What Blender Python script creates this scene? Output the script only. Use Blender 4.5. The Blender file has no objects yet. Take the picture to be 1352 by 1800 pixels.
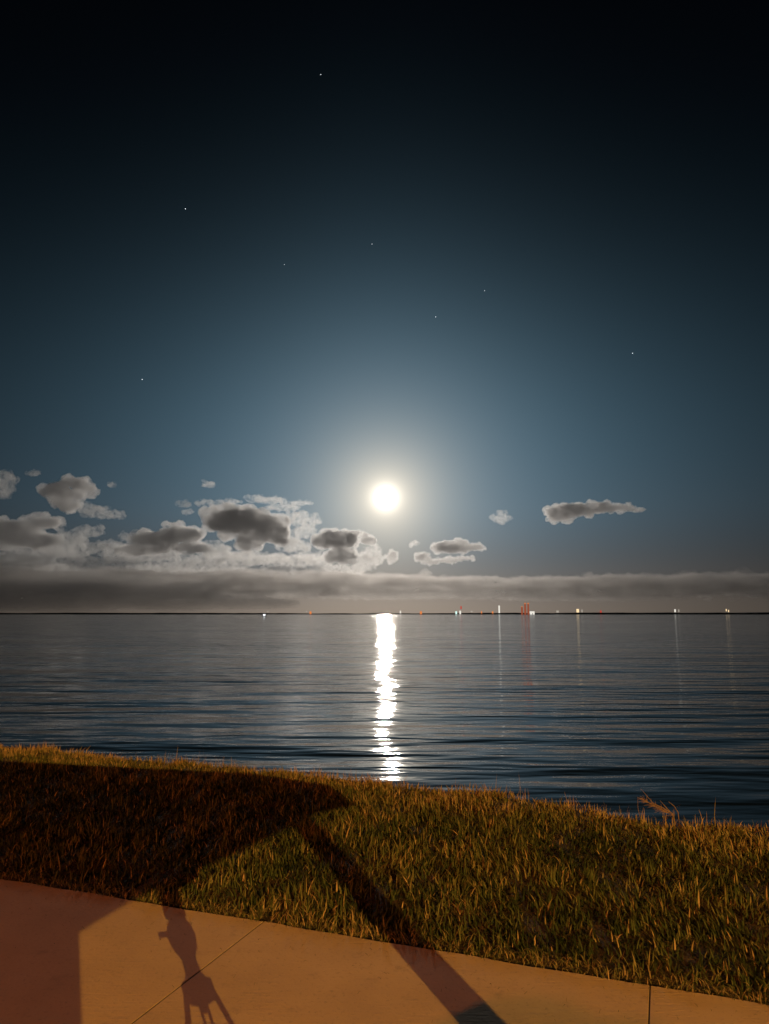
import bpy, bmesh, math, random
import numpy as np
from mathutils import Vector, Matrix, noise as mnoise

R = math.radians
random.seed(7)
rng = np.random.default_rng(7)
scene = bpy.context.scene
col = scene.collection

# ------------------------------------------------------------------ camera
CAM_H, PITCH, FPX = 1.6, R(7.8), 1300.0          # eye height, upward tilt, focal length in photo pixels
cam_data = bpy.data.cameras.new('camera')
cam = bpy.data.objects.new('camera', cam_data)
col.objects.link(cam)
cam.location = (0, 0, CAM_H)
cam.rotation_euler = (R(90) + PITCH, 0, 0)
cam_data.sensor_fit = 'VERTICAL'
cam_data.sensor_height = 24.0
cam_data.lens = 24.0 * FPX / 1800.0
cam_data.clip_start = 0.05
cam_data.clip_end = 400000
scene.camera = cam

# ------------------------------------------------------------------ render and exposure
scene.render.engine = 'CYCLES'
scene.view_settings.view_transform = 'Standard'
scene.view_settings.look = 'None'
scene.view_settings.exposure = 0
scene.view_settings.gamma = 1
scene.cycles.use_denoising = True
scene.cycles.max_bounces = 16
scene.cycles.volume_bounces = 14
scene.cycles.sample_clamp_indirect = 8

# ------------------------------------------------------------------ sky: moonlit, one aureole round the moon
def ray(u, v):
    """Direction into the place of one point of the photograph (pixels of 1352 x 1800)."""
    a, b = (u - 676.0) / FPX, (900.0 - v) / FPX
    return Vector((a, math.cos(PITCH) - b * math.sin(PITCH), math.sin(PITCH) + b * math.cos(PITCH)))

def on_ground(u, v, z=0.0):
    d = ray(u, v)
    t = (z - CAM_H) / d.z
    return Vector((d.x * t, d.y * t, z))

def at_dist(u, v, dist):
    """Point at the horizontal forward distance dist."""
    d = ray(u, v)
    return Vector((0, 0, CAM_H)) + d * (dist / d.y)

MOON_DIR = ray(678, 875).normalized()
MOON_EL = math.asin(MOON_DIR.z)

world = bpy.data.worlds.new('World')
scene.world = world
world.use_nodes = True
wt = world.node_tree
wt.nodes.clear()

class NT:
    """Small helper that writes node trees as expressions."""
    def __init__(s, tree): s.t = tree
    def n(s, kind, **kw):
        nd = s.t.nodes.new(kind)
        for k, v in kw.items(): setattr(nd, k, v)
        return nd
    def put(s, sock, v):
        if hasattr(v, 'is_output') or isinstance(v, bpy.types.NodeSocket): s.t.links.new(v, sock)
        else: sock.default_value = v
    def m(s, op, a, b=0.0, c=None, clamp=False):
        nd = s.n('ShaderNodeMath', operation=op, use_clamp=clamp)
        s.put(nd.inputs[0], a); s.put(nd.inputs[1], b)
        if c is not None: s.put(nd.inputs[2], c)
        return nd.outputs[0]
    def v(s, op, a, b=(0, 0, 0)):
        nd = s.n('ShaderNodeVectorMath', operation=op)
        s.put(nd.inputs[0], a)
        if op == 'SCALE': s.put(nd.inputs[3], b)
        else: s.put(nd.inputs[1], b)
        return nd.outputs['Value'] if op in ('DOT_PRODUCT', 'LENGTH') else nd.outputs[0]
    def mix(s, f, a, b):
        nd = s.n('ShaderNodeMix', data_type='RGBA')
        s.put(nd.inputs[0], f); s.put(nd.inputs[6], a); s.put(nd.inputs[7], b)
        return nd.outputs[2]
    def smooth(s, x, lo, hi, a=0.0, b=1.0):
        nd = s.n('ShaderNodeMapRange', interpolation_type='SMOOTHSTEP')
        for i, q in enumerate((x, lo, hi, a, b)): s.put(nd.inputs[i], q)
        return nd.outputs[0]
    def noise(s, vec, scale, detail=4, rough=.55, dist=0.0):
        nd = s.n('ShaderNodeTexNoise')
        s.put(nd.inputs['Vector'], vec); nd.inputs['Scale'].default_value = scale
        nd.inputs['Detail'].default_value = detail; nd.inputs['Roughness'].default_value = rough
        nd.inputs['Distortion'].default_value = dist
        return nd.outputs['Fac']
    def ramp(s, f, stops):
        nd = s.n('ShaderNodeValToRGB')
        cr = nd.color_ramp
        while len(cr.elements) < len(stops): cr.elements.new(0.5)
        for e, (p, c) in zip(cr.elements, stops):
            e.position = p; e.color = (*c, 1)
        s.put(nd.inputs[0], f)
        return nd.outputs[0]

def rgb(r, g, b): return (r, g, b, 1.0)

w = NT(wt)
dirn = w.n('ShaderNodeTexCoord').outputs['Generated']
dirn = w.v('NORMALIZE', dirn)
ang = w.m('ARCCOSINE', w.m('MINIMUM', w.v('DOT_PRODUCT', dirn, tuple(MOON_DIR)), 0.9999999))
sep = w.n('ShaderNodeSeparateXYZ'); wt.links.new(dirn, sep.inputs[0])
elev = w.m('ARCSINE', sep.outputs[2])
azim = w.m('SUBTRACT', w.m('ARCTAN2', sep.outputs[0], sep.outputs[1]), math.atan2(MOON_DIR.x, MOON_DIR.y))
def expo(x, k): return w.m('EXPONENT', w.m('MULTIPLY', x, -1.0 / k))
def soft_abs(x, e): return w.m('SUBTRACT', w.m('SQRT', w.m('ADD', w.m('MULTIPLY', x, x), e * e)), e)
AZ = soft_abs(azim, .16)
DEL = soft_abs(w.m('SUBTRACT', elev, MOON_EL), .50)
# moonlight scattered by the clear air: fades fast with height, slowly along the horizon, reddened and dimmed low down
blue = w.m('MULTIPLY', w.m('MULTIPLY', expo(AZ, .212), expo(DEL, .055)), w.smooth(elev, -.02, .15, .22, 1.0))
acc = w.v('ADD', (.0004, .0006, .0012), w.v('SCALE', (.096, .200, .280), blue))
# aureole round the moon
for c, k in (((.155, .118, .085), .080), ((.92, .72, .46), .045), ((5.0, 4.7, 4.1), .0068)):
    acc = w.v('ADD', acc, w.v('SCALE', c, expo(ang, k)))
# warm haze low over the water
hz = w.m('MULTIPLY', expo(soft_abs(elev, .02), .065), expo(AZ, .26))
acc = w.v('ADD', acc, w.v('SCALE', (.27, .205, .150), hz))
# below the horizon the sky goes on as dark haze
bg = w.n('ShaderNodeBackground'); wt.links.new(acc, bg.inputs[0]); bg.inputs[1].default_value = 1.0
wo = w.n('ShaderNodeOutputWorld'); wt.links.new(bg.outputs[0], wo.inputs[0])

# ------------------------------------------------------------------ helpers
def mat(name, build=None, **kw):
    m = bpy.data.materials.new(name)
    m.use_nodes = True
    t = m.node_tree
    b = t.nodes['Principled BSDF']
    for k, v in kw.items():
        b.inputs[k.replace('_', ' ')].default_value = v
    if build: build(NT(t), b, t)
    return m

def emit(name, c, s):
    m = bpy.data.materials.new(name); m.use_nodes = True
    t = m.node_tree; t.nodes.clear()
    e = t.nodes.new('ShaderNodeEmission'); e.inputs[0].default_value = (*c, 1); e.inputs[1].default_value = s
    o = t.nodes.new('ShaderNodeOutputMaterial'); t.links.new(e.outputs[0], o.inputs[0])
    return m

def tag(o, label=None, cat=None, group=None, kind=None):
    if label: o['label'] = label
    if cat: o['category'] = cat
    if group: o['group'] = group
    if kind: o['kind'] = kind
    return o

def empty(name, loc=(0, 0, 0), rz=0.0):
    o = bpy.data.objects.new(name, None); col.objects.link(o)
    o.location = loc; o.rotation_euler = (0, 0, rz)
    return o

def link(name, me, m, parent=None, loc=None):
    o = bpy.data.objects.new(name, me); col.objects.link(o)
    if m is not None and not me.materials: me.materials.append(m)
    if parent is not None: o.parent = parent
    if loc is not None: o.location = loc
    return o

class MB:
    """Collects boxes, tubes and lathed shapes into one mesh."""
    def __init__(s): s.bm = bmesh.new()
    def box(s, c, d, rz=0.0, bev=0.0):
        r = bmesh.ops.create_cube(s.bm, size=1)
        vs = r['verts']
        bmesh.ops.scale(s.bm, vec=d, verts=vs)
        if bev:
            es = list({e for v in vs for e in v.link_edges})
            g = bmesh.ops.bevel(s.bm, geom=es, offset=bev, segments=2, affect='EDGES', profile=.5)
            vs = list({v for f in g['faces'] for v in f.verts} | {v for v in vs if v.is_valid})
        if rz: bmesh.ops.rotate(s.bm, cent=(0, 0, 0), matrix=Matrix.Rotation(rz, 3, 'Z'), verts=vs)
        bmesh.ops.translate(s.bm, vec=c, verts=vs)
        return s
    def prism(s, pts, z0, z1):
        a = [s.bm.verts.new((x, y, z0)) for x, y in pts]; b = [s.bm.verts.new((x, y, z1)) for x, y in pts]
        s.bm.faces.new(a[::-1]); s.bm.faces.new(b)
        for i in range(len(pts)):
            j = (i + 1) % len(pts); s.bm.faces.new((a[i], a[j], b[j], b[i]))
        return s
    def tube(s, pts, rad, seg=8):
        pts = [Vector(p) for p in pts]
        if not isinstance(rad, (list, tuple)): rad = [rad] * len(pts)
        rings = []
        for i, p in enumerate(pts):
            d = (pts[min(i + 1, len(pts) - 1)] - pts[max(i - 1, 0)]).normalized()
            up = Vector((0, 0, 1)) if abs(d.z) < .95 else Vector((1, 0, 0))
            x = d.cross(up).normalized(); y = d.cross(x).normalized()
            rings.append([s.bm.verts.new(p + (x * math.cos(2 * math.pi * k / seg) + y * math.sin(2 * math.pi * k / seg)) * rad[i]) for k in range(seg)])
        for a, b in zip(rings, rings[1:]):
            for k in range(seg):
                s.bm.faces.new((a[k], a[(k + 1) % seg], b[(k + 1) % seg], b[k]))
        s.bm.faces.new(rings[0][::-1]); s.bm.faces.new(rings[-1])
        return s
    def lathe(s, prof, c=(0, 0, 0), seg=16):
        return s.tube([(c[0], c[1], c[2] + z) for r, z in prof], [max(r, .0005) for r, z in prof], seg)
    def ball(s, c, r, sub=2, sc=(1, 1, 1)):
        g = bmesh.ops.create_icosphere(s.bm, subdivisions=sub, radius=r)
        bmesh.ops.scale(s.bm, vec=sc, verts=g['verts'])
        bmesh.ops.translate(s.bm, vec=c, verts=g['verts'])
        return s
    def build(s, name, m, parent=None, loc=None, smooth=False):
        bmesh.ops.recalc_face_normals(s.bm, faces=s.bm.faces)
        me = bpy.data.meshes.new(name); s.bm.to_mesh(me); s.bm.free()
        if smooth:
            for p in me.polygons: p.use_smooth = True
        return link(name, me, m, parent, loc)

def np_mesh(name, verts, faces_flat, sizes):
    me = bpy.data.meshes.new(name)
    me.vertices.add(len(verts)); me.vertices.foreach_set('co', np.asarray(verts, np.float32).ravel())
    n = len(sizes); starts = np.concatenate(([0], np.cumsum(sizes)[:-1])).astype(np.int32)
    me.loops.add(len(faces_flat)); me.loops.foreach_set('vertex_index', np.asarray(faces_flat, np.int32))
    me.polygons.add(n); me.polygons.foreach_set('loop_start', starts); me.polygons.foreach_set('loop_total', np.asarray(sizes, np.int32))
    me.update(calc_edges=True); me.validate()
    return me

def grid_mesh(name, P):
    """P: rows x cols x 3 points."""
    r, c = P.shape[:2]
    idx = np.arange(r * c).reshape(r, c)
    q = np.stack([idx[:-1, :-1], idx[:-1, 1:], idx[1:, 1:], idx[1:, :-1]], -1).reshape(-1, 4)
    return np_mesh(name, P.reshape(-1, 3), q.ravel(), np.full(len(q), 4))

def vnoise(x, y, seed=0):
    """Smooth value noise on numpy arrays."""
    r = np.random.default_rng(seed).random((256, 256))
    xi, yi = np.floor(x).astype(int), np.floor(y).astype(int)
    fx, fy = x - xi, y - yi
    fx, fy = fx * fx * (3 - 2 * fx), fy * fy * (3 - 2 * fy)
    g = lambda i, j: r[i % 256, j % 256]
    return (g(xi, yi) * (1 - fx) + g(xi + 1, yi) * fx) * (1 - fy) + (g(xi, yi + 1) * (1 - fx) + g(xi + 1, yi + 1) * fx) * fy

# ------------------------------------------------------------------ moon and stars
MOON_D = 100000.0
MOON_R = MOON_D * math.tan(R(0.36))
mb = MB(); mb.ball((0, 0, 0), MOON_R, 3)
moon = mb.build('moon', emit('moonlight', (1.0, .89, .77), 4300), loc=Vector((0, 0, CAM_H)) + MOON_DIR * MOON_D, smooth=True)
tag(moon, 'dazzling full moon low over the water above the bright glitter path', 'moon')

STARS = [(564, 131, .8, 'faint star highest in the dark top of the sky'),
         (326, 367, 1.3, 'bright star high in the left of the sky, alone'),
         (654, 429, .7, 'faint star straight above the moon, the higher of two near that line'),
         (500, 465, .5, 'very dim star up and to the left of the moon, between two brighter ones'),
         (852, 511, .7, 'dim star up and to the right of the moon, higher of a slanting pair'),
         (766, 557, 1.2, 'clear white star nearest above the moon, lower of a slanting pair'),
         (1112, 621, 1.3, 'bright star low in the right of the sky above the wedge cloud'),
         (250, 667, 1.2, 'lowest star, above the left clouds')]
m_star = {s: emit('starlight', (.85, .93, 1.0), 1.5 * s) for s in {q[2] for q in STARS}}
for u, v, s, lab in STARS:
    d = ray(u, v).normalized()
    mb = MB(); mb.ball((0, 0, 0), 55, 1)
    o = mb.build('star', m_star[s], loc=Vector((0, 0, CAM_H)) + d * 110000)
    tag(o, lab, 'star', 'stars in the night sky')

# ------------------------------------------------------------------ water
WATER_Z = -1.9
def water_build(q, b, t):
    geo = q.n('ShaderNodeNewGeometry').outputs['Position']
    def mp(sx, rot):
        nd = q.n('ShaderNodeMapping'); t.links.new(geo, nd.inputs[0])
        nd.inputs['Scale'].default_value = (sx, 1, 1); nd.inputs['Rotation'].default_value = (0, 0, R(rot))
        return nd.outputs[0]
    swell = q.noise(mp(.30, -5), .30, 2, .5)
    chop = q.noise(mp(.27, 6), .85, 2, .5)
    wavelet = q.noise(mp(.30, -7), 2.1, 1, .5)
    ripple = q.noise(mp(.5, 12), 6.0, 1, .5)
    calm = q.smooth(q.noise(mp(.35, 0), .045, 2, .5), .35, .65, .35, 1.0)      # patches of wind
    h = q.m('ADD', q.m('MULTIPLY', swell, .35), q.m('MULTIPLY', calm, q.m('ADD', q.m('MULTIPLY', chop, .19), q.m('ADD', q.m('MULTIPLY', wavelet, .05), q.m('MULTIPLY', ripple, .007)))))
    bp = q.n('ShaderNodeBump'); bp.inputs['Strength'].default_value = 1.0; bp.inputs['Distance'].default_value = 1.0
    t.links.new(h, bp.inputs['Height']); t.links.new(bp.outputs[0], b.inputs['Normal'])
m_water = mat('sea_water', water_build, Base_Color=rgb(.004, .007, .008), Roughness=.06, IOR=1.333)
m_water.node_tree.nodes['Principled BSDF'].inputs['Specular IOR Level'].default_value = .42
ys = np.concatenate([np.linspace(2, 100, 60), np.geomspace(110, 9000, 40)])
xs = np.linspace(-1, 1, 41)
P = np.zeros((len(ys), len(xs), 3))
P[..., 1] = ys[:, None]; P[..., 0] = xs[None, :] * (ys[:, None] * 1.2 + 30); P[..., 2] = WATER_Z
water = link('water', grid_mesh('water', P), m_water)
tag(water, 'dark rippled bay with the glitter path of the moon', kind='structure')

# ------------------------------------------------------------------ ground: crest of the bank and pavement edge
CREST_PX = [(0, 1316), (235, 1336), (470, 1356), (690, 1380), (820, 1392), (1000, 1418), (1130, 1446), (1200, 1452), (1352, 1458)]
CREST = [on_ground(u, v - 8, .02) for u, v in CREST_PX]
cx = np.array([-14] + [p.x for p in CREST] + [8.0]); 
cy = np.array([CREST[0].y + (CREST[0].x + 14) * .20] + [p.y for p in CREST] + [CREST[-1].y - (8 - CREST[-1].x) * .30])
def crest_y(x): return np.interp(x, cx, cy)
E0, E1 = on_ground(0, 1543), on_ground(1352, 1764)
EDIR = (E1 - E0).normalized(); ENRM = Vector((-EDIR.y, EDIR.x, 0))        # along the path, and toward the water
def edge_y(x): return E0.y + (x - E0.x) * EDIR.y / EDIR.x

def ground_z(x, y):
    d = y - edge_y(x)                       # metres past the pavement edge
    c = y - crest_y(x)                      # metres past the crest
    z = -.03 + .03 * np.clip(d / .5, 0, 1) + .05 * (vnoise(x * 1.1 + 40, y * 1.1 + 40, 3) - .5) * np.clip(d / .6, 0, 1) \
        + .03 * (vnoise(x * 3.3 + 40, y * 3.3 + 40, 4) - .5) * np.clip(d / .6, 0, 1)
    drop = np.clip(c + .1, 0, None)
    z = z - .9 * drop ** 1.25 / (drop * .4 + .6)
    return np.maximum(z, -3.2)

def soil_build(q, b, t):
    geo = q.n('ShaderNodeNewGeometry').outputs['Position']
    n = q.noise(geo, 9, 6, .65)
    c = q.ramp(n, [(.3, (.018, .013, .007)), (.55, (.045, .032, .016)), (.75, (.10, .07, .036))])
    t.links.new(c, b.inputs['Base Color'])
    bp = q.n('ShaderNodeBump'); bp.inputs['Distance'].default_value = .02
    t.links.new(q.noise(geo, 40, 4, .6), bp.inputs['Height']); t.links.new(bp.outputs[0], b.inputs['Normal'])
m_soil = mat('soil', soil_build, Roughness=.95)
gx = np.linspace(-13, 7.5, 206); gy = np.linspace(1.5, 16, 220)
X, Y = np.meshgrid(gx, gy)
P = np.stack([X, Y, ground_z(X, Y)], -1)
bank = link('ground', grid_mesh('ground', P), m_soil)
for p in bank.data.polygons: p.use_smooth = True
tag(bank, 'brown soil of the grassy bank down to the water', kind='structure')
# land behind the camera, under the pavement and the park
mb = MB(); mb.prism([(-60, -60), (60, -60), (60, -8), (13, -3.5), (-13, 7.0), (-60, 20)], -.5, -.14)
lb = mb.build('terrain', m_soil); tag(lb, 'dark ground of the park behind the path', kind='structure')

# ------------------------------------------------------------------ pavement of concrete slabs
def conc_build(q, b, t):
    geo = q.n('ShaderNodeNewGeometry').outputs['Position']
    n1 = q.noise(geo, 1.3, 5, .6); n2 = q.noise(geo, 55, 4, .6); n3 = q.noise(geo, 6, 6, .7)
    c = q.ramp(n1, [(.25, (.33, .265, .18)), (.5, (.39, .315, .215)), (.75, (.44, .36, .25))])
    st = q.smooth(n3, .56, .72)
    c = q.mix(q.m('MULTIPLY', st, .5), c, rgb(.20, .175, .14))
    c = q.mix(q.m('MULTIPLY', q.smooth(n2, .56, .68), .42), c, rgb(.20, .18, .15))
    t.links.new(c, b.inputs['Base Color'])
    mp = q.n('ShaderNodeMapping'); t.links.new(geo, mp.inputs[0])
    mp.inputs['Rotation'].default_value = (0, 0, R(20)); mp.inputs['Scale'].default_value = (6, 90, 1)
    br = q.noise(mp.outputs[0], 1.0, 3, .6)
    h = q.m('ADD', q.m('MULTIPLY', n2, .5), q.m('MULTIPLY', br, .5))
    bp = q.n('ShaderNodeBump'); bp.inputs['Distance'].default_value = .006; bp.inputs['Strength'].default_value = .9
    t.links.new(h, bp.inputs['Height']); t.links.new(bp.outputs[0], b.inputs['Normal'])
m_conc = mat('concrete', conc_build, Roughness=.88)
m_joint = mat('tar_joint', Base_Color=rgb(.02, .018, .015), Roughness=.95)
J1, J2 = on_ground(470, 1615), on_ground(1143, 1727)
s1, s2 = (J1 - E0).dot(EDIR), (J2 - E0).dot(EDIR)
SLAB, GAP, WID = s2 - s1, .0065, 3.3
pave = empty('pavement', (E0.x, E0.y, 0), math.atan2(EDIR.y, EDIR.x))
tag(pave, 'tan concrete footpath crossed by shadows', kind='structure')
for k in range(-4, 4):
    a0, a1 = s1 + k * SLAB + GAP / 2, s1 + (k + 1) * SLAB - GAP / 2
    bm = bmesh.new()
    n = 24
    top_e = [(a0 + (a1 - a0) * i / n, -.01 + .018 * (mnoise.noise((k * 3.1 + i * .31, 1.7, 0)))) for i in range(n + 1)]
    pts = [(a0, -WID), (a1, -WID)] + [(x, y) for x, y in reversed(top_e)]
    lo = [bm.verts.new((x, y, -.13)) for x, y in pts]; hi = [bm.verts.new((x, y, 0)) for x, y in pts]
    bm.faces.new(lo[::-1]); tf = bm.faces.new(hi)
    for i in range(len(pts)):
        j = (i + 1) % len(pts); bm.faces.new((lo[i], lo[j], hi[j], hi[i]))
    bmesh.ops.bevel(bm, geom=list(tf.edges), offset=.0015, segments=1, affect='EDGES')
    bmesh.ops.recalc_face_normals(bm, faces=bm.faces)
    me = bpy.data.meshes.new('concrete_slab'); bm.to_mesh(me); bm.free()
    link('concrete_slab', me, m_conc, pave)
    MB().box((a1 + GAP / 2, -WID / 2 - .012, -.06), (GAP - .0006, WID, .116)).build('joint_filler', m_joint, pave)

# ------------------------------------------------------------------ grass
def grass_mesh(name, x, y, L, wd, bend, az, tint, seg=3, base_sink=.01):
    n = len(x)
    z = ground_z(x, y) - base_sink
    ts = np.linspace(0, 1, seg + 1)
    ca, sa = np.cos(az), np.sin(az)
    fa = az + np.pi / 2 + rng.normal(0, .5, n)
    fx, fy = np.cos(fa), np.sin(fa)
    verts = np.zeros((n, 2 * seg + 1, 3))
    for i, t in enumerate(ts):
        th = bend * (.25 + .75 * t)
        hor = L * t * np.sin(th); ver = L * t * np.cos(th)
        px, py, pz = x + ca * hor, y + sa * hor, z + ver
        wv = wd * (1 - t) ** .6 * (.6 + .4 * min(1, t * 4)) * .5
        if i < seg:
            verts[:, 2 * i] = np.stack([px - fx * wv, py - fy * wv, pz], -1)
            verts[:, 2 * i + 1] = np.stack([px + fx * wv, py + fy * wv, pz], -1)
        else:
            verts[:, 2 * seg] = np.stack([px, py, pz], -1)
    base = (np.arange(n) * (2 * seg + 1))[:, None]
    pat = []
    for i in range(seg - 1): pat += [2 * i, 2 * i + 1, 2 * i + 3, 2 * i + 2]
    pat += [2 * seg - 2, 2 * seg - 1, 2 * seg]
    flat = (base + np.array(pat)[None, :]).ravel()
    sizes = np.tile(np.array([4] * (seg - 1) + [3]), n)
    me = np_mesh(name, verts.reshape(-1, 3), flat, sizes)
    at = me.attributes.new('tint', 'FLOAT', 'POINT')
    at.data.foreach_set('value', np.repeat(tint, 2 * seg + 1).astype(np.float32))
    return me

def grass_build(q, b, t):
    at = q.n('ShaderNodeAttribute', attribute_name='tint').outputs['Fac']
    c = q.ramp(at, [(0.0, (.010, .018, .010)), (.35, (.036, .056, .026)), (.6, (.086, .102, .046)), (.8, (.165, .145, .076)), (1.0, (.31, .245, .15))])
    t.links.new(c, b.inputs['Base Color'])
m_grass = mat('grass_blades', grass_build, Roughness=.95)
m_grass.node_tree.nodes['Principled BSDF'].inputs['Specular IOR Level'].default_value = .02

def scatter(density, x0, x1, fn):
    out = []
    n = int(density * (x1 - x0) * 8)
    x = rng.uniform(x0, x1, n); y = edge_y(x) - .02 + rng.uniform(0, 8, n)
    k = fn(x, y)
    return x[k], y[k]
def in_view(x, y): return np.abs(x) < .60 * y + .6
x, y = scatter(4700, -7.5, 4.6, lambda x, y: (y < crest_y(x) + .35) & in_view(x, y) & (y > edge_y(x) + .015 + .05 * vnoise(x * 6 + 9, y * 0 + 3, 8))
               & (rng.random(len(x)) < .10 + 1.25 * vnoise(x * 9 + 60, y * 6 + 60, 14)))
n = len(x)
clump = vnoise(x * 2.3 + 30, y * 2.3 + 30, 11); clump2 = vnoise(x * 7 + 30, y * 7 + 30, 12); clump3 = vnoise(x * 14 + 30, y * 10 + 30, 13)
dry = np.clip(1 - (crest_y(x) - y) / 1.1, 0, 1) * .62 + np.clip(1 - (y - edge_y(x)) / .22, 0, 1) * .3
tint = np.clip(rng.normal(.36, .19, n) + .50 * (clump - .5) + .25 * (clump2 - .5) + dry, 0, 1)
tint = np.where(rng.random(n) < .09, np.clip(rng.normal(.8, .1, n), 0, 1), tint)
L = rng.normal(.058, .019, n).clip(.022, .13) * (.35 + .5 * clump + .5 * clump2 + .5 * clump3) * np.clip((y - edge_y(x)) / .15 + .35, .35, 1)
# blades of one tuft lean the same way
az = 2 * np.pi * 2 * vnoise(x * 5 + 80, y * 5 + 80, 15) + rng.normal(0, .9, n)
me = grass_mesh('grass', x, y, L, rng.uniform(.006, .0125, n), np.abs(rng.normal(.75, .45, n)).clip(0, 1.6), az, tint)
grass = link('grass', me, m_grass); tag(grass, 'coarse green and straw coloured grass covering the bank', kind='stuff')
print('blades', n)

# dead thatch lying along the pavement edge
n = 3200
x = rng.uniform(-4.5, 3.0, n); y = edge_y(x) + np.abs(rng.normal(0, .07, n)) - .025
me = grass_mesh('thatch', x, y, rng.uniform(.02, .07, n), rng.uniform(.003, .006, n), rng.uniform(1.0, 1.5, n), rng.uniform(0, 2 * np.pi, n), rng.uniform(.5, .95, n), base_sink=-.03)
tag(link('dry_grass', me, m_grass), 'short dead straw along the edge of the footpath', kind='stuff')

# cut blades blown on to the footpath
n = 420
x = rng.uniform(-4.0, 2.6, n); y = edge_y(x) - .03 - np.abs(rng.normal(0, .38, n))
me = grass_mesh('clippings', x, y, rng.uniform(.012, .035, n), rng.uniform(.002, .004, n), rng.uniform(1.45, 1.56, n), rng.uniform(0, 2 * np.pi, n), rng.uniform(.3, 1, n), seg=2, base_sink=-.034)
tag(link('grass_clippings', me, m_grass), 'loose bits of dry grass scattered on the footpath', kind='stuff')

# taller dry stalks along the crest
n = 2600
x = rng.uniform(-7.5, 4.0, n); x = x[vnoise(x * 2.2 + 5, x * 0 + 1, 21) > .30]; n = len(x)
y = crest_y(x) + rng.normal(-.02, .12, n)
me = grass_mesh('stalks', x, y, rng.uniform(.05, .15, n) * (1 + .9 * (rng.random(n) < .04)), rng.uniform(.003, .006, n), np.abs(rng.normal(.35, .3, n)), rng.uniform(0, 2 * np.pi, n), rng.uniform(.7, 1, n), seg=4)
tag(link('crest_grass', me, m_grass), 'taller dry grass stalks along the crest of the bank', kind='stuff')

# ------------------------------------------------------------------ lamps (behind the camera)
A_POS, B_POS = Vector((10.7, -24.9, 8.0)), Vector((-8.0, -10.0, 3.6))
m_galv = mat('galvanised_steel', Base_Color=rgb(.35, .36, .36), Metallic=.9, Roughness=.45)
m_dark = mat('dark_metal', Base_Color=rgb(.03, .03, .032), Metallic=.6, Roughness=.5)
def street_lamp(pos, aim, c, power, rad, label, arm):
    t = empty('street_lamp', (pos.x, pos.y, 0)); tag(t, label, 'street lamp')
    d = (aim - pos); d.z = 0; d.normalize()
    back = -d * arm
    MB().tube([(back.x, back.y, -.1), (back.x, back.y, pos.z * .5), (back.x, back.y, pos.z + .1)], [.09, .075, .055], 12).build('pole', m_galv, t, smooth=True)
    MB().lathe([(.15, 0), (.15, .03), (.10, .06), (.09, .25)], (back.x, back.y, 0), 12).build('base', m_galv, t)
    MB().tube([(back.x, back.y, pos.z + .05), (back.x * .5, back.y * .5, pos.z + .32), (0, 0, pos.z + .35)], .03, 8).build('arm', m_galv, t, smooth=True)
    MB().tube([(0, 0, pos.z + .24), (0, 0, pos.z + .42)], [.26, .12], 16).build('lamp_housing', m_dark, t)
    MB().tube([(0, 0, pos.z + .225), (0, 0, pos.z + .238)], .20, 16).build('lens', emit('lamp_glow', c, 20), t)
    ld = bpy.data.lights.new('lamp_light', 'POINT'); ld.energy = power; ld.color = c; ld.shadow_soft_size = rad
    lo = bpy.data.objects.new('lamp_light', ld); col.objects.link(lo); lo.parent = t; lo.location = (0, 0, pos.z)
    return t
AIM = Vector((0, 4, 0))
street_lamp(A_POS, AIM, (1.0, .46, .075), 60000, .025, 'tall street lamp behind the path that throws the long shadows', 1.4)
street_lamp(B_POS, AIM, (1.0, .22, .045), 7300, .09, 'lower reddish street lamp behind the path', .9)

def cast(sx, sy, h, L=A_POS):
    """Where a point of height h stands whose shadow from lamp L falls on the ground at (sx, sy)."""
    k = (L.z - h) / L.z
    return Vector((L.x + (sx - L.x) * k, L.y + (sy - L.y) * k, h))

# ------------------------------------------------------------------ park shelter behind the camera, seen through its shadow
m_wood = mat('painted_timber', Base_Color=rgb(.18, .13, .09), Roughness=.7)
m_roof = mat('metal_roof', Base_Color=rgb(.22, .24, .22), Metallic=.3, Roughness=.5)
H = 2.6
gA = on_ground(562, 1428); gK = on_ground(245, 1577); gW = on_ground(140, 1640); gWb = on_ground(148, 1800); gB = on_ground(598, 1372)
pa, pk, pw, pb = (cast(g.x, g.y, H) for g in (gA, gK, gW, gB))
def cast_from(u, v, z):
    """Roof point whose shadow falls on the grass tips seen at (u, v), z metres up."""
    P = on_ground(u, v, z); k = (A_POS.z - H - .12) / (A_POS.z - z)
    return Vector((A_POS.x + (P.x - A_POS.x) * k, A_POS.y + (P.y - A_POS.y) * k, H))
pb, pc, pd = cast_from(592, 1380, .07), cast_from(440, 1358, .07), cast_from(-260, 1322, .07)
sh = empty('park_shelter', (pa.x, pa.y, 0)); tag(sh, 'park shelter behind the path with one square post, side wall and flat roof', 'shelter')
o2 = Vector((pa.x, pa.y, 0))
def rel(p, z): return (p.x - o2.x, p.y - o2.y, z)
pq = cast(1.552 - .3686 * 6.05, 6.05, H)
MB().box((pq.x - o2.x, pq.y - o2.y, H / 2), (.105, .105, H), bev=.006).build('post', m_wood, sh)
MB().prism([rel(p, 0)[:2] for p in (pa, pb, pc, pd, pw + Vector((-5, -.3, 0)), pw, pk)], H + .002, H + .12).build('roof', m_roof, sh)
MB().prism([rel(p, 0)[:2] for p in (pw + Vector((0, -.004, 0)), pw + Vector((-4.2, -.304, 0)), pw + Vector((-4.2, -.45, 0)), pw + Vector((0, -.15, 0)))], -.05, H + .09).build('side_wall', m_wood, sh)

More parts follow.
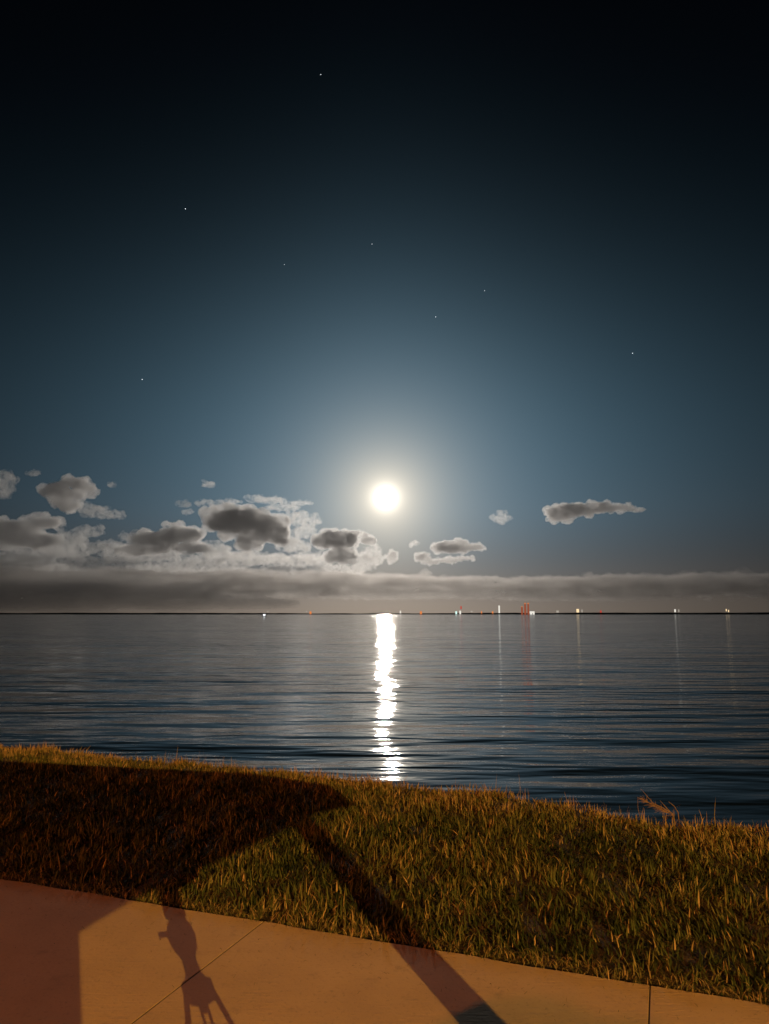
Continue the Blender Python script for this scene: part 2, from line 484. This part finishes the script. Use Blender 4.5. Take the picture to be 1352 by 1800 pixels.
# ------------------------------------------------------------------ tripod beside the photographer
m_trip = mat('black_aluminium', Base_Color=rgb(.02, .02, .02), Metallic=.4, Roughness=.4)
tp = empty('tripod', (.66, -.17, 0), 0); tag(tp, 'twin tube camera tripod whose shadow lies on the footpath', 'tripod')
apex = 1.0
for k, a in enumerate((R(-68), R(52), R(172))):
    d = Vector((math.cos(a), math.sin(a), 0)); s = Vector((-d.y, d.x, 0))
    mb = MB()
    for q in (-1, 1):
        mb.tube([d * .056 + s * q * .012 + Vector((0, 0, apex)), d * .25 + s * q * .012 + Vector((0, 0, .5))], .0052, 8)
    mb.tube([d * .24 + Vector((0, 0, .54)), d * .44 + Vector((0, 0, .015))], .009, 8)
    mb.box((*(d * .25).xy, .5), (.022, .040, .04))
    mb.box((*(d * .045).xy, apex + .012), (.026, .036, .03))
    lg = mb.build('leg', m_trip, tp)
    MB().ball((*(d * .44).xy, .015), .02, 1).build('rubber_foot', m_dark, lg)
MB().lathe([(.012, .97), (.014, .99), (.052, .995), (.054, 1.02), (.03, 1.05), (.026, 1.10)], seg=12).build('centre_column', m_trip, tp)
hd = MB().lathe([(.03, 1.09), (.048, 1.11), (.058, 1.14), (.052, 1.17), (.035, 1.19)], seg=12).build('head', m_trip, tp)
MB().tube([(-.04, 0, 1.15), (-.085, -.03, 1.155)], .009, 6).build('pan_handle', m_trip, hd)
cm = empty('camera_body', (.66, -.17, 0), R(-22)); tag(cm, 'upright camera with a long lens standing on the tripod', 'camera')
MB().box((0, 0, 1.29), (.08, .065, .196), bev=.012).build('body', m_trip, cm)
MB().tube([(0, .035, 1.31), (0, .20, 1.32)], [.036, .040], 12).build('lens', m_trip, cm)
MB().box((.01, 0, 1.41), (.07, .055, .04), bev=.008).build('viewfinder', m_trip, cm)

# boulder beside the path, added out of view for its rounded shadow
gE = on_ground(975, 1764)
pe = cast(gE.x, gE.y, .56, B_POS)
pe = pe - (gE - B_POS).xy.normalized().to_3d() * .40 + Vector((.20, -.02, 0))
bm = bmesh.new(); bmesh.ops.create_icosphere(bm, subdivisions=4, radius=1)
for v in bm.verts:
    p = v.co.copy(); k = 1 + .16 * mnoise.fractal(p * 1.3, .9, 2.1, 5)
    v.co = Vector((p.x * .62 * k, p.y * .58 * k, min(p.z, .72) / .72 * .42 * (1 + .05 * mnoise.noise(p * 2.5)) + .14))
me = bpy.data.meshes.new('occluder'); bm.to_mesh(me); bm.free()
def occluder_build(q, b, t):
    geo = q.n('ShaderNodeTexCoord').outputs['Object']
    t.links.new(q.ramp(q.noise(geo, 7, 6, .65), [(.3, (.12, .11, .10)), (.7, (.30, .28, .25))]), b.inputs['Base Color'])
tag(link('occluder', me, mat('occluder_stone', occluder_build, Roughness=.9), loc=(pe.x, pe.y, 0)), 'unseen added low rounded boulder beside the path', 'occluder')

# ------------------------------------------------------------------ dried weed on the crest
m_weed = mat('dry_stem', Base_Color=rgb(.12, .09, .085), Roughness=.8)
wb = on_ground(1196, 1440, .0)
wd = empty('dry_weed', (wb.x, wb.y, float(ground_z(np.array([wb.x]), np.array([wb.y]))[0]) - .01)); tag(wd, 'leaning dried weed with feathery stems on the crest of the bank', 'weed')
def wpt(u, v):
    d = at_dist(u, v, wb.y); return d - wd.location
m2 = MB(); m2.tube([(0, 0, 0), wpt(1192, 1428), wpt(1185, 1417), wpt(1175, 1409)], [.005, .004, .003, .0015], 5); m2.build('stem', m_weed, wd)
m2 = MB()
m2.tube([(0, 0, 0), wpt(1182, 1430), wpt(1165, 1420), wpt(1148, 1412), wpt(1138, 1400), wpt(1126, 1386)], [.006, .005, .004, .003, .002, .001], 5)
m2.tube([wpt(1178, 1427), wpt(1168, 1416), wpt(1160, 1407)], [.004, .003, .001], 5)
m2.build('stem', m_weed, wd)
m2 = MB()
rr = random.Random(3)
for k in range(70):
    f = rr.random()
    p = wpt(1186 - 56 * f, 1434 - 26 * f - 8 * max(0, f - .6)); q = p + Vector((rr.uniform(-.09, .01), rr.uniform(-.03, .03), rr.uniform(-.015, .05)))
    m2.tube([p, (p + q) / 2 + Vector((0, 0, .008)), q], [.0018, .0014, .0006], 3)
o = m2.build('dry_twigs', m_weed, wd); o['kind'] = 'stuff'
m2 = MB(); 
for bu, tu in (((1126, 1440), (1121, 1402)),):
    m2.tube([wpt(*bu), wpt((bu[0] + tu[0]) / 2 - 2, (bu[1] + tu[1]) / 2), wpt(*tu)], [.0025, .002, .001], 5)
m2.build('stem', m_weed, wd)

# ------------------------------------------------------------------ far shore
SH = 2400.0
PX = SH / FPX                                   # metres per photo pixel at the shore
m_shore = mat('shore_trees', Base_Color=rgb(.02, .025, .02), Roughness=1)
sx = np.linspace(-2000, 2000, 1601)
th = 3.2 + 2.6 * vnoise(sx / 130 + 50, sx * 0 + 2, 5) + 2.2 * vnoise(sx / 33 + 50, sx * 0 + 2, 6) + 1.0 * vnoise(sx / 8 + 50, sx * 0, 7)
th *= np.interp(sx, [-2000, -600, -100, 200, 2000], [.9, .75, .55, .75, 1.1])
rows = [np.stack([sx, np.full_like(sx, SH - 6), np.full_like(sx, WATER_Z - 1)], -1),
        np.stack([sx, np.full_like(sx, SH), WATER_Z + .3 + 0 * sx], -1),
        np.stack([sx, np.full_like(sx, SH + 6), WATER_Z + th * .8], -1),
        np.stack([sx, np.full_like(sx, SH + 18), WATER_Z + th], -1),
        np.stack([sx, np.full_like(sx, SH + 300), WATER_Z + th * .9], -1),
        np.stack([sx, np.full_like(sx, SH + 900), WATER_Z - 1 + 0 * sx], -1)]
shore = link('shore', grid_mesh('shore', np.stack(rows)), m_shore)
tag(shore, 'low dark wooded far shore along the horizon', kind='structure')

GLOW = {'white': emit('white_lamp_and_wall_glow', (1, .95, .84), .85), 'cool': emit('cool_lamp', (.72, 1, .92), 1.0), 'orange': emit('orange_lamp', (1, .30, .08), .75),
        'red': emit('red_lamp', (1, .08, .05), .55), 'dim': emit('dim_lamp', (1, .90, .75), .42), 'warm': emit('warm_lamp', (1, .74, .42), 1.1),
        'shaft_glow': emit('self_lit_red', (1, .24, .11), .30)}
m_mast = mat('mast_steel', Base_Color=rgb(.12, .12, .12), Roughness=.6)
def sp(u, v, d=SH): return at_dist(u, v, d)
def shore_lamp(u, v, wpx, hpx, glow, label, cat='lamp', name='floodlight_mast'):
    p = sp(u, v, SH - 10)
    t = empty(name, (p.x, p.y, WATER_Z)); tag(t, label, cat, 'lights along the far shore')
    z = p.z - WATER_Z
    MB().tube([(0, 0, 0), (0, 0, max(z, 1.5))], [.5, .3], 6).build('mast', m_mast, t)
    mb = MB(); mb.box((0, -1.2, z), (wpx * PX, 1.4, hpx * PX), bev=.3); mb.build('lamp', GLOW[glow], t)
    return t
shore_lamp(471, 1075, 1.2, 3, 'dim', 'dim white shore light just right of the anchored white boat')
shore_lamp(539, 1075, 1.2, 2.5, 'dim', 'small pale shore light beside the left orange one')
shore_lamp(546, 1077, 3.4, 4.5, 'orange', 'orange shore light left of the moon path')
shore_lamp(704, 1076, 2.0, 5, 'white', 'slim white shore light just right of the moon path')
shore_lamp(740, 1077, 3.6, 5, 'orange', 'orange shore light between the slim white one and the pale green cluster')
shore_lamp(802, 1077, 3.0, 5, 'cool', 'pale green white lamp, left one of the tight cluster')
shore_lamp(809, 1076.5, 3.0, 6, 'white', 'yellow white lamp, right one of the tight cluster')
shore_lamp(810.5, 1068, 2.2, 5, 'red', 'red warning light above the tight cluster of pale lamps')
shore_lamp(829, 1075, 3, 2.5, 'dim', 'faint pale light right of the tight cluster')
shore_lamp(846.5, 1076.5, 1.8, 4.5, 'orange', 'small orange light midway between cluster and tall white light')
shore_lamp(866, 1076.5, 2.5, 4, 'orange', 'red orange light just left of the tall white light')
shore_lamp(877.5, 1071, 2.6, 13, 'white', 'tall narrow white floodlight on the far shore', 'light tower', 'light_tower')
shore_lamp(980, 1075, 4, 3.5, 'dim', 'faint double lamp right of the red chimneys')
shore_lamp(1015.5, 1073.5, 4.4, 6, 'warm', 'warm bright lamp, left one of a pair right of the chimneys')
shore_lamp(1023, 1074, 1.8, 5, 'dim', 'slim pale lamp, right one of a pair right of the chimneys')
shore_lamp(1056, 1075, 2.6, 4, 'red', 'single red shore light')
shore_lamp(1186.5, 1073.5, 2.6, 5, 'white', 'white lamp, left one of the pair far along the shore')
shore_lamp(1193, 1073.5, 1.6, 4.5, 'dim', 'dim lamp, right one of the pair far along the shore')
shore_lamp(1276.5, 1072.5, 1.5, 4, 'warm', 'left one of the two slim lamps farthest to the right')
shore_lamp(1280.5, 1074, 1.5, 4, 'warm', 'right one of the two slim lamps farthest to the right')
# chimneys of a plant, red light on the shafts set as emission
for u, top, wpx, lab in ((917.5, 1066, 3.6, 'shortest red lit chimney, left one of three'), (923, 1060, 3.6, 'tall red lit chimney, middle one of three'),
                    (928.5, 1060, 3.4, 'tall red lit chimney, right one of three beside the white building')):
    p = sp(u, top, SH)
    h = p.z - WATER_Z; r = wpx * PX / 2
    t = empty('chimney_stack', (p.x, p.y, WATER_Z)); tag(t, lab, 'chimney', 'red lit chimneys of the plant')
    MB().lathe([(r, 0), (r * .8, h * .93)], seg=10).build('shaft', GLOW['shaft_glow'], t)
    MB().lathe([(r * .9, h * .932), (r * .9, h)], seg=10).build('beacon', GLOW['orange'], t)
p = sp(935.5, 1077, SH)
t = empty('plant_building', (p.x, p.y, WATER_Z)); tag(t, 'low white building with a self-glowing wall right of the red chimneys', 'building')
MB().box((0, 0, 5), (7 * PX, 14, 10)).build('wall', GLOW['white'], t)  # whole wall emits in place of floodlight falling on it
MB().box((0, 0, 10.4), (7.4 * PX, 15, .8)).build('roof', m_mast, t)
MB().box((0, -7.1, 1.8), (2.2, .1, 3.4)).build('door', m_mast, t)
# boat with a white light on the water
BD = 900.0
p = sp(465, 1081, BD); k = BD / FPX
t = empty('boat', (p.x, p.y, WATER_Z)); tag(t, 'small boat with a white cabin light on the far water', 'boat')
MB().prism([(-3.2, 0), (-2.6, -.9), (1.6, -.9), (3.4, 0), (1.6, .9), (-2.6, .9)], -.3, .7).build('hull', m_mast, t)
MB().box((-.3, 0, 1.6), (2.6, 1.5, 1.796), bev=.1).build('cabin', emit('cabin_light', (.95, .97, 1), 1.6), t)
MB().box((-.3, 0, 2.56), (3.0, 1.7, .1)).build('cabin_roof', m_mast, t)
MB().tube([(-.3, 0, 2.6), (-.3, 0, 3.9)], .05, 6).build('mast', m_mast, t)

# ------------------------------------------------------------------ clouds
CLD = 9000.0                                     # distance of the clouds over the bay
def vol_mat(name, dens, scale, thr, soft, aniso=.76, colr=(.985, .985, .99), stretch=1.0, prof=False):
    m = bpy.data.materials.new(name); m.use_nodes = True
    t = m.node_tree; t.nodes.clear(); q = NT(t)
    geo = q.n('ShaderNodeTexCoord').outputs['Object']
    mp = q.n('ShaderNodeMapping'); t.links.new(geo, mp.inputs[0]); mp.inputs['Scale'].default_value = (1, 1, stretch)
    n = q.noise(mp.outputs[0], scale, 7, .70)
    d = q.m('MULTIPLY', q.smooth(n, thr, thr + soft), dens)
    if prof:                                     # layered cloud thins out toward its top and base
        gz = q.n('ShaderNodeSeparateXYZ'); t.links.new(q.n('ShaderNodeTexCoord').outputs['Generated'], gz.inputs[0])
        d = q.m('MULTIPLY', d, q.m('MULTIPLY', q.smooth(gz.outputs[2], .0, .45), q.smooth(gz.outputs[2], .55, 1.0, 1.0, 0.0)))
    pv = q.n('ShaderNodeVolumePrincipled')
    pv.inputs['Color'].default_value = (*colr, 1); pv.inputs['Anisotropy'].default_value = aniso
    t.links.new(d, pv.inputs['Density'])
    o = q.n('ShaderNodeOutputMaterial'); t.links.new(pv.outputs[0], o.inputs['Volume'])
    m.cycles.volume_step_rate = 1.0
    return m
def homog_mat(name, dens, aniso=.76, colr=(.985, .985, .99)):
    m = bpy.data.materials.new(name); m.use_nodes = True
    t = m.node_tree; t.nodes.clear(); q = NT(t)
    pv = q.n('ShaderNodeVolumePrincipled')
    pv.inputs['Color'].default_value = (*colr, 1); pv.inputs['Anisotropy'].default_value = aniso
    pv.inputs['Density'].default_value = dens
    o = q.n('ShaderNodeOutputMaterial'); t.links.new(pv.outputs[0], o.inputs['Volume'])
    return m

def cloud(blobs, m, label, dist=CLD, voxel=.8, puff=14, rough=2.8, seed=1, name='cloud', depth=1.3, fine=1.5):
    """blobs: (u, v, ru, rv) ellipsoids in photo pixels at the cloud's distance; built as one lumpy closed body."""
    rr = random.Random(seed)
    px = dist / FPX
    us = [b[0] for b in blobs]; vs = [b[1] for b in blobs]
    org = at_dist(sum(us) / len(us), sum(vs) / len(vs), dist)
    bm = bmesh.new()
    def ell(c, r):
        g = bmesh.ops.create_icosphere(bm, subdivisions=2, radius=1)
        bmesh.ops.scale(bm, vec=r, verts=g['verts']); bmesh.ops.translate(bm, vec=c, verts=g['verts'])
    for u, v, ru, rv in blobs:
        c = at_dist(u, v, dist) - org
        a, b = ru * px, rv * px
        dp = min(a, b * 2.2) * depth
        ell(c, (a * .86, dp * .86, b * .82))
        for k in range(puff):
            th = rr.uniform(0, 2 * math.pi); ph = rr.uniform(-.8, .8)
            s = rr.uniform(.22, .45)
            p = Vector((math.cos(th) * math.cos(ph) * a * .8, math.sin(ph) * dp * .8, math.sin(th) * math.cos(ph) * b * .75))
            r = s * min(a, b * 1.5)
            ell(c + p, (r * 1.2, r * 1.2, r))
    me = bpy.data.meshes.new(name); bm.to_mesh(me); bm.free()
    o = bpy.data.objects.new(name, me); col.objects.link(o)
    md = o.modifiers.new('remesh', 'REMESH'); md.mode = 'VOXEL'; md.voxel_size = voxel * px
    dg = bpy.context.evaluated_depsgraph_get()
    me2 = bpy.data.meshes.new_from_object(o.evaluated_get(dg)); o.modifiers.clear()
    n = len(me2.vertices)
    co = np.zeros(n * 3, np.float32); me2.vertices.foreach_get('co', co); co = co.reshape(-1, 3)
    no = np.zeros(n * 3, np.float32); me2.vertices.foreach_get('normal', no); no = no.reshape(-1, 3)
    q = co / px
    off = np.array([rr.uniform(0, 100) for _ in range(3)])
    dsp = np.empty(n)
    for i in range(n):
        p = Vector(q[i] + off)
        dsp[i] = mnoise.fractal(p * .07, .8, 2.2, 5) * rough + mnoise.fractal(p * .33, .7, 2.1, 3) * fine
    co = co + no * (dsp * px)[:, None]
    me2.vertices.foreach_set('co', co.astype(np.float32).ravel()); me2.update()
    o.data = me2; me2.name = name; bpy.data.meshes.remove(me)
    o.location = org
    me2.materials.clear(); me2.materials.append(m)
    for p in me2.polygons: p.use_smooth = True
    tag(o, label, 'cloud', 'moonlit clouds low over the bay')
    return o

m_c = vol_mat('cloud_vapour', .0135, .0085, .36, .14)
m_p = vol_mat('thin_cloud_vapour', .0066, .0105, .43, .15)
m_st = vol_mat('stratus_vapour', .0030, .0026, .32, .36, stretch=3.2, prof=True, colr=(.70, .68, .67))
S = 'moonlit clouds low over the bay'
cloud([(983, 904, 26, 17), (1010, 897, 34, 15), (1050, 893, 36, 12), (1090, 893, 34, 8), (1122, 896, 18, 4)], m_c, 'long wedge shaped cloud alone in the right of the sky', seed=2)
cloud([(880, 909, 14, 12), (893, 911, 7, 5)], m_p, 'small round cloud alone between the moon and the wedge shaped cloud', seed=3)
cloud([(-20, 850, 30, 34), (6, 850, 24, 31), (60, 832, 15, 6)], m_p, 'pale cloud cut by the left edge, topmost of the left group', seed=4)
cloud([(108, 864, 36, 20), (132, 850, 30, 14), (118, 886, 24, 16), (160, 862, 14, 14)], m_c, 'puffy cloud with a grey middle and hooked right end, above the left cloud bank', seed=5)
cloud([(165, 897, 28, 12), (190, 905, 34, 9), (148, 890, 15, 8)], m_p, 'pale tapering cloud just below the hooked puffy one', seed=6)
cloud([(196, 852, 9, 5)], m_p, 'tiny pale puff right of the hooked cloud', seed=7, puff=5)
cloud([(20, 930, 60, 20), (80, 918, 35, 14), (50, 948, 70, 18), (-20, 940, 40, 30)], m_c, 'wide grey cloud at the left edge under the pale topmost one', seed=8)
cloud([(120, 950, 42, 18), (155, 934, 34, 12), (95, 965, 40, 16), (170, 960, 30, 10)], m_p, 'pale broken cloud right of the wide grey one', seed=9)
cloud([(366, 852, 15, 7)], m_p, 'small pale puff above the big dark cloud', seed=10, puff=6)
cloud([(322, 886, 14, 7), (332, 900, 10, 6)], m_p, 'small pale double puff at the left shoulder of the big dark cloud', seed=11, puff=6)
cloud([(470, 879, 45, 7), (520, 884, 36, 5), (445, 875, 20, 6), (495, 892, 40, 7), (365, 884, 30, 6), (400, 882, 30, 5)], m_p, 'bright ragged strip of cloud along the top of the big dark cloud', seed=12, dist=CLD + 600, rough=3)
cloud([(415, 918, 58, 27), (375, 910, 26, 20), (460, 922, 45, 24), (480, 938, 36, 22), (440, 952, 28, 16)], m_c, 'big dark grey cloud left of and below the moon', seed=13)
cloud([(522, 912, 24, 14), (546, 914, 18, 12), (510, 958, 35, 16), (535, 935, 20, 14)], m_p, 'bright torn cloud at the right side of the big dark one', seed=14, rough=3.2)
cloud([(280, 950, 55, 20), (322, 940, 40, 18), (250, 966, 55, 13), (330, 962, 50, 12), (306, 924, 20, 8)], m_c, 'long dark cloud low between the left bank and the big dark cloud', seed=15)
cloud([(372, 966, 40, 15), (425, 976, 44, 11), (480, 982, 36, 10)], m_p, 'pale broken cloud under the big dark one', seed=16, dist=CLD + 500)
cloud([(590, 950, 38, 20), (620, 938, 36, 7), (645, 950, 18, 9), (598, 975, 28, 16)], m_c, 'dark cloud with a bright rim just below left of the moon', seed=17)
cloud([(640, 985, 36, 17), (655, 968, 20, 10), (620, 1000, 30, 9)], m_p, 'glowing ragged cloud straight below the moon', seed=18, dist=CLD + 500, rough=3.2)
cloud([(690, 978, 13, 15)], m_c, 'small grey knob of cloud below the moon', seed=19, puff=6)
cloud([(790, 962, 42, 13), (832, 962, 22, 8)], m_c, 'flat grey cloud right of and below the moon', seed=20)
cloud([(785, 985, 34, 6), (742, 980, 16, 9), (815, 981, 20, 5), (760, 987, 20, 6)], m_c, 'thin ragged cloud close under the flat grey one', seed=21)
cloud([(728, 955, 12, 6)], m_p, 'tiny bright puff left of the flat grey cloud', seed=22, puff=5)
cloud([(90, 968, 100, 16), (250, 976, 90, 16), (400, 984, 100, 16), (520, 986, 70, 13), (20, 985, 90, 20), (330, 996, 130, 12)], m_p, 'ragged pale cloud filling the gaps low behind the dark clouds', seed=40, dist=CLD + 1800, rough=3.6)
FAR = CLD + 4000
cloud([(232, 945, 26, 9), (200, 962, 34, 12), (215, 985, 46, 12), (140, 985, 50, 12)], m_p, 'pale broken streaks of cloud between the left grey cloud and the long dark one', seed=23, dist=CLD + 400, rough=3.2)
cloud([(545, 978, 34, 10), (500, 1000, 50, 9), (570, 998, 34, 9)], m_p, 'bright broken patch of cloud below the gap left of the moon', seed=24, dist=CLD + 700, rough=3.2)
cloud([(40, 985, 70, 14), (-30, 980, 50, 18), (100, 998, 60, 10)], m_p, 'dark flat cloud low at the left edge above the horizon', seed=25, dist=CLD + 800)
m_rain = vol_mat('rain_vapour', .0013, .0020, .22, .45, stretch=2.0, prof=True, colr=(.72, .70, .69))
def stratus(blobs, label, seed, d=FAR, m=None):
    return cloud(blobs, m or m_st, label, dist=d, seed=seed, puff=9, rough=5.0, voxel=1.8, depth=3.0)
stratus([(-100, 1020, 200, 30), (90, 1016, 160, 30), (260, 1018, 150, 28), (420, 1020, 150, 26), (560, 1022, 140, 24), (690, 1026, 130, 20), (830, 1028, 140, 18),
         (960, 1030, 160, 20), (1100, 1028, 160, 22), (1240, 1027, 150, 24), (1390, 1028, 160, 28), (1000, 1046, 260, 14), (300, 1042, 300, 18), (700, 1042, 250, 14)],
        'long low layer of cloud along the whole horizon', 30)
stratus([(-120, 1016, 160, 34), (20, 1012, 150, 30), (150, 1024, 130, 26), (290, 1030, 110, 18), (-60, 1052, 200, 34), (110, 1056, 170, 28), (300, 1056, 140, 24), (430, 1060, 120, 16)], 'dark rain cloud reaching down to the horizon in the left of the sky', 31, FAR - 2500, m_rain)
